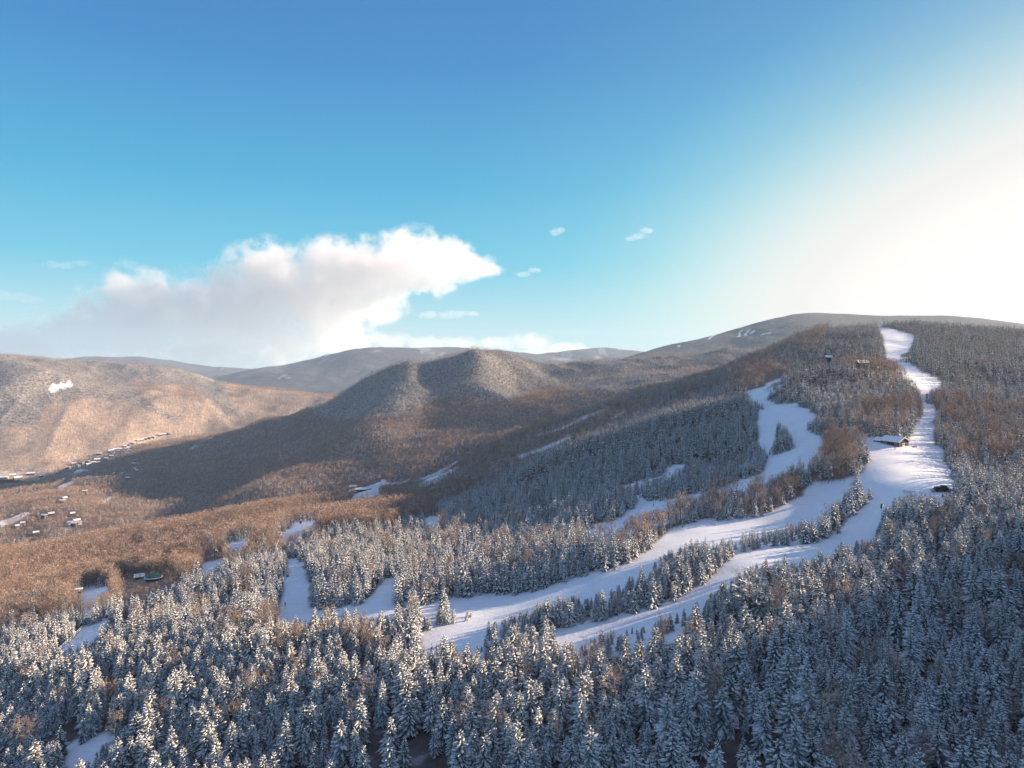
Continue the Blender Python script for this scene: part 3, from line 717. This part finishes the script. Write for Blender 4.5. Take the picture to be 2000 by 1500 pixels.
for i in range(10):
    a = 6.2832*(i+.5)/10; c_ = Vector((6.9*math.cos(a), 6.9*.8*math.sin(a), 0)); t_ = Vector((-math.sin(a), .8*math.cos(a), 0)).normalized()*1.2; n_ = Vector((math.cos(a), math.sin(a)*1.2, 0)).normalized()*.1
    m = MB(); m.add([c_-t_+n_+Vector((0,0,1.5)), c_+t_+n_+Vector((0,0,1.5)), c_+t_+n_+Vector((0,0,3.3)), c_-t_+n_+Vector((0,0,3.3)), c_-t_+Vector((0,0,1.5)), c_+t_+Vector((0,0,1.5)), c_+t_+Vector((0,0,3.3)), c_-t_+Vector((0,0,3.3))],
        [(0,1,2,3),(7,6,5,4),(0,4,5,1),(1,5,6,2),(2,6,7,3),(3,7,4,0)]); m.obj('window', M_GLASS, e)
def cottage(p, L_, W_, hw, hr, ang, name, label, cat, group, wm, nwin=0, data=None):
    e = empty(name, p, ang); tag(e, label, cat, group)
    m = MB(); m.house_walls(-L_/2, -W_/2, L_/2, W_/2, -3, hw, hr); m.obj('wall', wm, e)
    m = MB(); m.gable(-L_/2, -W_/2, L_/2, W_/2, hw, hr, .5, .7); m.obj('roof', M_ROOFSNOW, e)
    for k in range(nwin):
        x_ = -L_/2+(k+.5)*L_/nwin; zz = hw*.45
        w_ = B('window', e, M_GLASS, (x_-.8, -W_/2-.06, zz, x_+.8, -W_/2, zz+1.5))
    return e
p = SITE['shed']; cottage((p.x, p.y+3, ground(p.x, p.y)), 6, 4.5, 2.4, 1.3, .5, 'storage_shed', 'small dark shed with snow roof beside the green roofed pavilion', 'shed', None, M_DARKWOOD, 2)
p = SITE['cabin']; cottage((p.x, p.y+4, ground(p.x, p.y+2)+2.5), 12, 8, 4.2, 2.4, .15, 'hilltop_cabin', 'snow roofed cabin among trees on top of the wooded knoll', 'cabin', None, M_DARKWOOD, 3)
p = SITE['cabin2']; cottage((p.x, p.y+3, ground(p.x, p.y+2)+2), 8, 6, 4.0, 2.0, -.2, 'hilltop_cabin', 'smallest snow roofed cabin half hidden on the back of the knoll', 'cabin', None, M_DARKWOOD, 2)
p = SITE['base']; cottage((p.x, p.y+6, ground(p.x, p.y+3)), 22, 12, 5, 3, .15, 'base_lodge', 'dark lodge with snow roof on the white clearing in the shaded valley', 'lodge', None, M_DARKWOOD, 5)
p = SITE['base2']; cottage((p.x-8, p.y+14, ground(p.x-8, p.y+10)), 14, 9, 4, 2.4, .3, 'maintenance_shed', 'smaller shed beside the dark lodge on the white valley clearing', 'shed', None, M_WALLS[0], 3)
# the wide lone pine standing out of the near forest
def pine_parts(seed):
    r = random.Random(seed); T = MB(); C = MB(); H = 15.0
    T.tube((0,0,-1), (0,0,H*.92), .3, .06, 7)
    for k in range(26):
        t = k/25; z = 4.5+(H-5)*t; a = k*2.4+r.uniform(-.3,.3); l = (4.6*(1-t)**.55+.5)*r.uniform(.7,1.15)
        tip = Vector((math.cos(a)*l, math.sin(a)*l, z+l*.28)); b = Vector((0,0,z)); T.tube(b, tip, .07, .02, 4)
        for j in range(int(10+l*7)):
            p_ = b.lerp(tip, r.uniform(.3,1.02)); d = Vector((math.cos(a)+r.gauss(0,.6), math.sin(a)+r.gauss(0,.6), r.uniform(.1,.8))).normalized()*r.uniform(.7,1.3)
            o_ = d.cross(Vector((0,0,1))).normalized()*.24
            C.add([p_-o_*.4, p_+d*.5-o_, p_+d, p_+d*.5+o_, p_+o_*.4], [(0,1,2,3,4)], 1 if r.random() < .68 else 0)
    return T, C
p = SITE['pine']; e = empty('white_pine', p); e.scale = (1.2,1.2,1.12); tag(e, 'wide bushy pine with upswept golden limbs rising out of the near forest', 'pine tree')
T, C = pine_parts(3); T.obj('trunk', M_BARK, e, True); C.obj('crown', [M_NEEDLE, M_TSNOW], e)
# village houses
def cluster(x, y):
    if y > 1000: return 'half hidden among golden trees at the lower edge of the valley'
    if x < 85 and y < 960: return 'in the cluster at the near end of the valley village'
    if x > 255 and y < 866: return 'in the long row climbing to the edge of the sunlit slope'
    if y < 915 and x > 120 and x < 256: return 'in the dense middle of the shaded valley village'
    return 'standing apart on the shaded valley floor'
hr = random.Random(5); sizes = sorted(w/F*p.y for (_, _, w), p in zip(VILLAGE, HOUSE_AT))
for (x, y, w), p in zip(VILLAGE, HOUSE_AT):
    L_ = w/F*p.y*.78; wd = min(max(L_*.55, 8), 13); k = hr.randrange(3)
    lab = '%s snow roofed house %s' % (('grey', 'brown', 'tan')[k], cluster(x, y))
    cottage((p.x, p.y+wd/2, ground(p.x, p.y+wd/2)+.5), L_, wd, hr.uniform(5, 7.5), wd*.26, .28+hr.uniform(-.8,.8), 'village_house', lab, 'house', lab.replace(' house ', ' houses '), M_WALLS[k], 0)

# timber tower at the edge of the small left run
p = SITE['tower']; e = empty('timber_tower', (p.x-2, p.y, ground(p.x-2, p.y)), .3); e.scale = (.66,.66,.72)
tag(e, 'open timber tower with snowy flat roof beside the small left snow patch', 'tower')
m = MB()
for x_ in (-2.6, 2.6):
    for y_ in (-2, 2): m.tube((x_*1.15, y_*1.15, -1), (x_, y_, 15), .22, .18, 6)
    for z_ in (4, 8, 12): m.tube((x_, -2, z_), (x_, 2, z_), .12, .12, 5)
    m.tube((x_, -2, 1), (x_, 2, 8), .1, .1, 5)
for z_ in (4, 8, 12):
    for y_ in (-2, 2): m.tube((-2.6, y_, z_), (2.6, y_, z_), .12, .12, 5)
m.obj('frame', M_YEL, e); B('platform', e, M_DARKWOOD, (-3,-2.4,11.8,3,2.4,12.05)); B('roof', e, M_ROOFSNOW, (-3.1,-2.5,15,3.1,2.5,15.4))
# rope fence along the left run
m = MB(); pts = [at(*q) for q in ((97,1289),(106,1280),(118,1270),(130,1259),(142,1249),(152,1238),(160,1230))]
e = empty('run_fence', pts[0]); tag(e, 'long thin rail fence along the left edge of the lower left snow run', 'fence')
ps = MB(); rl = MB()
for a, b in zip(pts, pts[1:]):
    for k in range(3):
        c = a.lerp(b, k/3)-pts[0]; ps.tube(c+Vector((0,0,-.5)), c+Vector((0,0,1.9)), .10, .10, 5)
    for h in (1.0, 1.8): rl.tube(a-pts[0]+Vector((0,0,h)), b-pts[0]+Vector((0,0,h)), .11, .11, 5)
o = ps.obj('posts', M_DARKWOOD, e); o['kind'] = 'stuff'; rl.obj('rail', M_WHITE, e)
# red padded post
p = SITE['pad']; e = empty('padded_post', p, .2); tag(e, 'small bright red pad on a post on the far left snow patch', 'safety pad')
m = MB(); m.tube((0,0,-.5), (0,0,3.6), .12, .1, 8); m.obj('post', M_STEEL, e); B('pad', e, M_RED, (-1.1,-.35,.6,1.1,.35,3.2))
# low snow fence lying by the junction
p = SITE['fence']; e = empty('snow_fence', p, -.35); tag(e, 'low dark slatted snow fence leaning on the junction above the near trees', 'fence')
m = MB()
for k in range(15): m.box(-2.9+.4*k, -.03, -.2, -2.8+.4*k, .03, 1.0)
m.obj('slats', M_DARKWOOD, e); m = MB(); m.box(-3.0,.032,.25,3.0,.07,.35); m.box(-3.0,.032,.75,3.0,.07,.85); m.obj('rail', M_DARKWOOD, e)
# snow gun and lamp-like pole beside the lower run
p = SITE['gun']; e = empty('snow_gun', p, .9); tag(e, 'dark snow gun on a tall thin pole beside the run by the near trees', 'snow gun')
m = MB(); m.tube((0,0,-.6), (0,0,6.5), .13, .09, 8); m.obj('pole', M_STEEL, e)
m = MB(); m.tube((-.9,0,6.2), (.9,0,7.0), .45, .55, 12); m.tube((.9,0,7.0), (1.1,0,7.1), .62, .62, 12); m.obj('barrel', M_BLACK, e)
# skiers
SK = [((1276,988), 'person in dark ski clothes standing on the upper run by the conifer edge', .5), ((557,1184), 'person in dark ski clothes skiing at the bottom of the left run', 2.0),
      ((860,1190), 'person in dark ski clothes skiing beside the small tree island', -1.0), ((1748,878), 'person in dark ski clothes standing at the foot of the lodge stairs', 1.2)]
M_JACKET = plain('dark_ski_jacket', (.03,.035,.05), .7, .3, 4); M_SKIN = plain('skin', (.45,.28,.2), .6, .05, 4)
def skier_data():
    J = {'pel':(0,0,.95,.15),'wai':(.03,0,1.1,.14),'che':(.10,0,1.34,.17),'nec':(.13,0,1.52,.065),'hea':(.15,0,1.66,.105),'top':(.15,0,1.78,.07),
         'shl':(.10,.2,1.43,.075),'ell':(.2,.34,1.2,.055),'hal':(.42,.30,1.08,.045),'shr':(.10,-.2,1.43,.075),'elr':(.2,-.34,1.2,.055),'har':(.42,-.30,1.08,.045),
         'hpl':(0,.11,.9,.11),'knl':(.16,.15,.52,.075),'anl':(-.02,.15,.10,.055),'ftl':(.2,.15,.05,.05),'hpr':(0,-.11,.9,.11),'knr':(.16,-.15,.52,.075),'anr':(-.02,-.15,.10,.055),'ftr':(.2,-.15,.05,.05)}
    K = list(J); E = [('pel','wai'),('wai','che'),('che','nec'),('nec','hea'),('hea','top'),('che','shl'),('shl','ell'),('ell','hal'),('che','shr'),('shr','elr'),('elr','har'),
         ('pel','hpl'),('hpl','knl'),('knl','anl'),('anl','ftl'),('pel','hpr'),('hpr','knr'),('knr','anr'),('anr','ftr')]
    me = bpy.data.meshes.new('person'); me.from_pydata([J[k][:3] for k in K], [(K.index(a), K.index(b)) for a, b in E], [])
    me.materials.append(M_JACKET)
    return me, [J[k][3] for k in K]
for q, lab, a in SK:
    p = at(*q); me, R_k = skier_data(); o = link(bpy.data.objects.new('person', me)); o.location = p+Vector((0,0,.06)); o.rotation_euler = (0,0,a); o.scale = (1.1,)*3
    o.modifiers.new('skin', 'SKIN'); o.modifiers.new('smooth', 'SUBSURF').levels = 1
    if not me.skin_vertices: me.attributes
    for v, r_ in zip(me.skin_vertices[0].data if me.skin_vertices else [], R_k): v.radius = (r_, r_)
    tag(o, lab, 'person')
    for s in (-1, 1):
        m = MB(); m.box(-.75, s*.15-.05, -.04, .85, s*.15+.05, -.01); m.add([(.85,s*.15-.05,-.04),(.85,s*.15+.05,-.04),(1.05,s*.15,.08),(.85,s*.15+.05,-.01),(.85,s*.15-.05,-.01)], [(0,1,2),(3,4,2),(1,3,2),(4,0,2)])
        m.obj('ski', M_RED, o)
        m = MB(); m.tube((.42,s*.30,1.2), (.1,s*.45,0), .015, .01, 5); m.obj('ski_pole', M_STEEL, o)
HAZE = 3.7e-5
# ------------------------------------------------------------------ air and clouds
hz = bpy.data.materials.new('haze'); hz.use_nodes = True; hn = hz.node_tree; hn.nodes.remove(hn.nodes['Principled BSDF'])
pv = hn.nodes.new('ShaderNodeVolumePrincipled'); pv.inputs['Density'].default_value = HAZE; pv.inputs['Color'].default_value = (.62,.80,1,1); pv.inputs['Anisotropy'].default_value = .1
hn.links.new(pv.outputs[0], hn.nodes['Material Output'].inputs['Volume'])
m = MB(); m.box(-14500, -1700, -645, 14500, 13900, 430); o = m.obj('haze', hz); o['kind'] = 'stuff'
def cloud(label, puffs, Y, dens, scale, deep, rough=2.3, cut=.38, group=None):
    """puffs: (column, row, half width, half height) in photo pixels; each gets its true size at distance Y"""
    k = Y/F; cx = sum(p[0] for p in puffs)/len(puffs); cz = sum(p[1] for p in puffs)/len(puffs)
    loc = Vector(((cx-CX)*k, Y, (HY-cz)*k))
    P = [((px-cx)*k, (((i*37) % 11)/11-.5)*deep*.5, (cz-py)*k, rx*k, deep*(.6+.4*min(1, ry/60.)), ry*k) for i, (px, py, rx, ry) in enumerate(puffs)]
    import bmesh
    bm = bmesh.new()
    for x, y, z, rx, rd, rz in P:
        r_ = bmesh.ops.create_icosphere(bm, subdivisions=3, radius=1.0)
        for v in r_['verts']: v.co = Vector((x+v.co.x*rx, y+v.co.y*rd, z+v.co.z*rz))
    me = bpy.data.meshes.new('cloud'); bm.to_mesh(me); bm.free()
    o = link(bpy.data.objects.new('cloud', me)); o.location = loc
    rm = o.modifiers.new('hull', 'REMESH'); rm.mode = 'VOXEL'; rm.voxel_size = min(min(p[3], p[5]) for p in P)/5
    mt = bpy.data.materials.new('cloud_vapour'); mt.use_nodes = True; t = mt.node_tree; t.nodes.remove(t.nodes['Principled BSDF'])
    tc = t.nodes.new('ShaderNodeTexCoord').outputs['Object']; tot = None
    def vm(op, a, b):
        q = t.nodes.new('ShaderNodeVectorMath'); q.operation = op; t.links.new(a, q.inputs[0]); q.inputs[1].default_value = b; return q
    for x, y, z, rx, rd, rz in P:
        d = vm('DIVIDE', vm('SUBTRACT', tc, (x, y, z)).outputs[0], (rx, rd, rz)); l = t.nodes.new('ShaderNodeVectorMath'); l.operation = 'LENGTH'; t.links.new(d.outputs[0], l.inputs[0])
        f = math_(t, 'SUBTRACT', 1.0, l.outputs['Value'], True)
        tot = f if tot is None else math_(t, 'MAXIMUM', tot, f)
    nz = N(t, 'ShaderNodeTexNoise'); nz.inputs['Scale'].default_value = 1/scale; nz.inputs['Detail'].default_value = 8; nz.inputs['Roughness'].default_value = .62
    t.links.new(tc, nz.inputs['Vector'])
    n_ = math_(t, 'MULTIPLY', math_(t, 'SUBTRACT', nz.outputs['Fac'], .5), rough)
    den = math_(t, 'SUBTRACT', math_(t, 'ADD', math_(t, 'MULTIPLY', tot, 1.9), n_), cut, True)
    den = math_(t, 'MULTIPLY', den, 2.2, True); edge = math_(t, 'MULTIPLY', tot, 6.0, True)
    vv = t.nodes.new('ShaderNodeVolumePrincipled'); vv.inputs['Color'].default_value = (1, .955, .94, 1); vv.inputs['Anisotropy'].default_value = .2
    t.links.new(math_(t, 'MULTIPLY', math_(t, 'MULTIPLY', den, edge), dens), vv.inputs['Density']); t.links.new(vv.outputs[0], t.nodes['Material Output'].inputs['Volume'])
    diag = 2*max(max(abs(p[0])+p[3] for p in P), deep)
    mt.cycles.volume_step_rate = max(.02, scale*.38/(diag*.1))
    me.materials.append(mt)
    return tag(o, label, 'cloud', group)
YC = 17500
cloud('largest cloud, long and puffy, sloping down to the left over the valley mountain',
 [(-60,688,190,46),(60,676,170,50),(170,655,170,72),(290,640,170,98),(280,595,120,78),(390,620,150,112),(500,605,150,118),(520,535,90,82),(600,580,150,118),(655,525,95,68),(700,555,130,105),(740,530,110,70),(800,520,120,80),(850,512,105,66),(895,524,90,40),(940,526,60,16),(640,645,110,72),(540,675,140,56),(420,690,160,44)], YC, .0012, 520, 1900, 4.6, .48)
cloud('low bank of small clouds along the far ridges behind the pointed mountain',
 [(690,672,70,30),(760,668,70,24),(830,672,70,20),(900,672,70,18),(970,675,70,22),(1040,668,60,22),(1100,682,70,20),(1160,690,60,12),(1050,690,80,12)], YC-1500, .0008, 330, 900, 4.6, .38)
for lab, pf in (('small flat pinkish cloud hanging just above the low cloud bank', [(840,616,38,10),(880,614,50,11),(915,613,30,7)]),
                ('tiny pinkish puff left of the small flat cloud', [(740,625,26,13),(760,622,18,10)]),
                ('small bright puff alone high in the middle blue sky', [(1085,453,19,11),(1095,450,12,8)]),
                ('thin slanting wisp at the right of the high puffs', [(1245,462,22,9),(1262,450,18,8),(1230,466,14,5)]),
                ('faint thin puff highest above the large cloud', [(810,442,32,14),(835,446,20,9)]),
                ('thin wisp just off the tip of the large cloud', [(1020,536,24,8),(1042,528,18,7)]),
                ('faint pinkish cloud scrap at the far left above the cloud', [(120,518,48,12),(160,515,30,8)]),
                ('faint pinkish cloud scrap above the left shoulder of the large cloud', [(250,516,30,14),(275,524,26,10)]),
                ('dim grey pink streak of cloud at the left picture edge', [(10,578,60,14),(60,585,36,10)])):
    cloud(lab, pf, YC, .0011 if 'faint' not in lab and 'dim' not in lab else .0005, 200, 260, 4.6, .42)
# ------------------------------------------------------------------ light, sky, camera
def sun_dir(az, el):
    a, e = math.radians(az), math.radians(el); return Vector((math.sin(a)*math.cos(e), math.cos(a)*math.cos(e), math.sin(e)))
L = bpy.data.lights.new('sun', 'SUN'); L.energy = 5.0; L.angle = math.radians(.5); L.color = (1.0, .76, .53)
so = link(bpy.data.objects.new('sun', L)); so.rotation_euler = sun_dir(SUN_AZ, SUN_EL).to_track_quat('Z', 'Y').to_euler()
so.location = (0, 0, 500)
w = bpy.data.worlds.new('World'); scene.world = w; w.use_nodes = True
nt = w.node_tree; bg = nt.nodes['Background']
sky = nt.nodes.new('ShaderNodeTexSky'); sky.sky_type = 'NISHITA'; sky.sun_disc = False
sky.sun_elevation = math.radians(SUN_EL); sky.sun_rotation = math.radians(SUN_AZ)
def vmath(op, a, b=None):
    m = nt.nodes.new('ShaderNodeVectorMath'); m.operation = op
    for s_, v in zip(m.inputs, (a, b)):
        if v is None: continue
        if hasattr(v, 'is_linked'): nt.links.new(v, s_)
        else: s_.default_value = v
    return m
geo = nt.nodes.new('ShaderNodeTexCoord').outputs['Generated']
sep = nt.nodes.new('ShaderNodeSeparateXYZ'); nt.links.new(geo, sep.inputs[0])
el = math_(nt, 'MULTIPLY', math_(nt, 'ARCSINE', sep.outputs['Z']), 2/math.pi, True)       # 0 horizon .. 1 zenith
base = ramp(nt, el, [(0, (.66,.88,.89)), (.03, (.46,.79,.87)), (.08, (.17,.61,.82)), (.15, (.085,.45,.74)), (.25, (.06,.28,.62)), (.36, (.06,.20,.51)), (.44, (.17,.28,.57)), (1, (.49,.54,.79))])  # top stops: unseen upper sky, made paler and brighter as added fill light
sv = Vector((math.sin(math.radians(58)), math.cos(math.radians(58)), .10)).normalized()   # bright veil on the sun's side
flat = vmath('NORMALIZE', vmath('MULTIPLY', geo, (1, 1, 2.9)).outputs[0])
ang = vmath('DOT_PRODUCT', flat.outputs[0], tuple(sv)).outputs['Value']
th = math_(nt, 'DIVIDE', math_(nt, 'ARCCOSINE', ang), math.pi)                            # 0 at the sun .. 1 opposite
gl = ramp(nt, th, [(0, (1,1,1)), (.165, (1,1,1)), (.205, (.90,.90,.90)), (.235, (.64,.64,.64)), (.265, (.37,.37,.37)), (.305, (.16,.16,.16)), (.37, (.04,.04,.04)), (.46, (0,0,0))])
hot = ramp(nt, th, [(0, (3.0,2.8,2.4)), (.08, (2.2,2.05,1.8)), (.15, (1.15,1.08,.98)), (.195, (.99,.94,.88)), (.225, (.93,.97,.88)), (.26, (.70,.96,.86)), (.30, (.42,.86,.88)), (.36, (.25,.70,.82))])
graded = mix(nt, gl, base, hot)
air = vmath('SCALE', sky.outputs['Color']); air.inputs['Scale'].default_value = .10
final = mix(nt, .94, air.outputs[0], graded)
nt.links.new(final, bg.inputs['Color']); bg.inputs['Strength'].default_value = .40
cam = bpy.data.cameras.new('camera'); cam.lens = 24; cam.sensor_width = 36; cam.shift_y = -(750-HY)/2000
cam.clip_start = 1; cam.clip_end = 120000
co = link(bpy.data.objects.new('camera', cam)); co.location = (0, 0, 0); co.rotation_euler = (math.radians(90), 0, 0)
scene.camera = co
vs = scene.view_settings; vs.view_transform = 'Standard'; vs.look = 'None'; vs.exposure = 1.35; vs.gamma = 1
cy = scene.cycles
cy.max_bounces = 7; cy.diffuse_bounces = 3; cy.glossy_bounces = 1; cy.transmission_bounces = 1; cy.volume_bounces = 5; cy.transparent_max_bounces = 6
cy.use_denoising = True
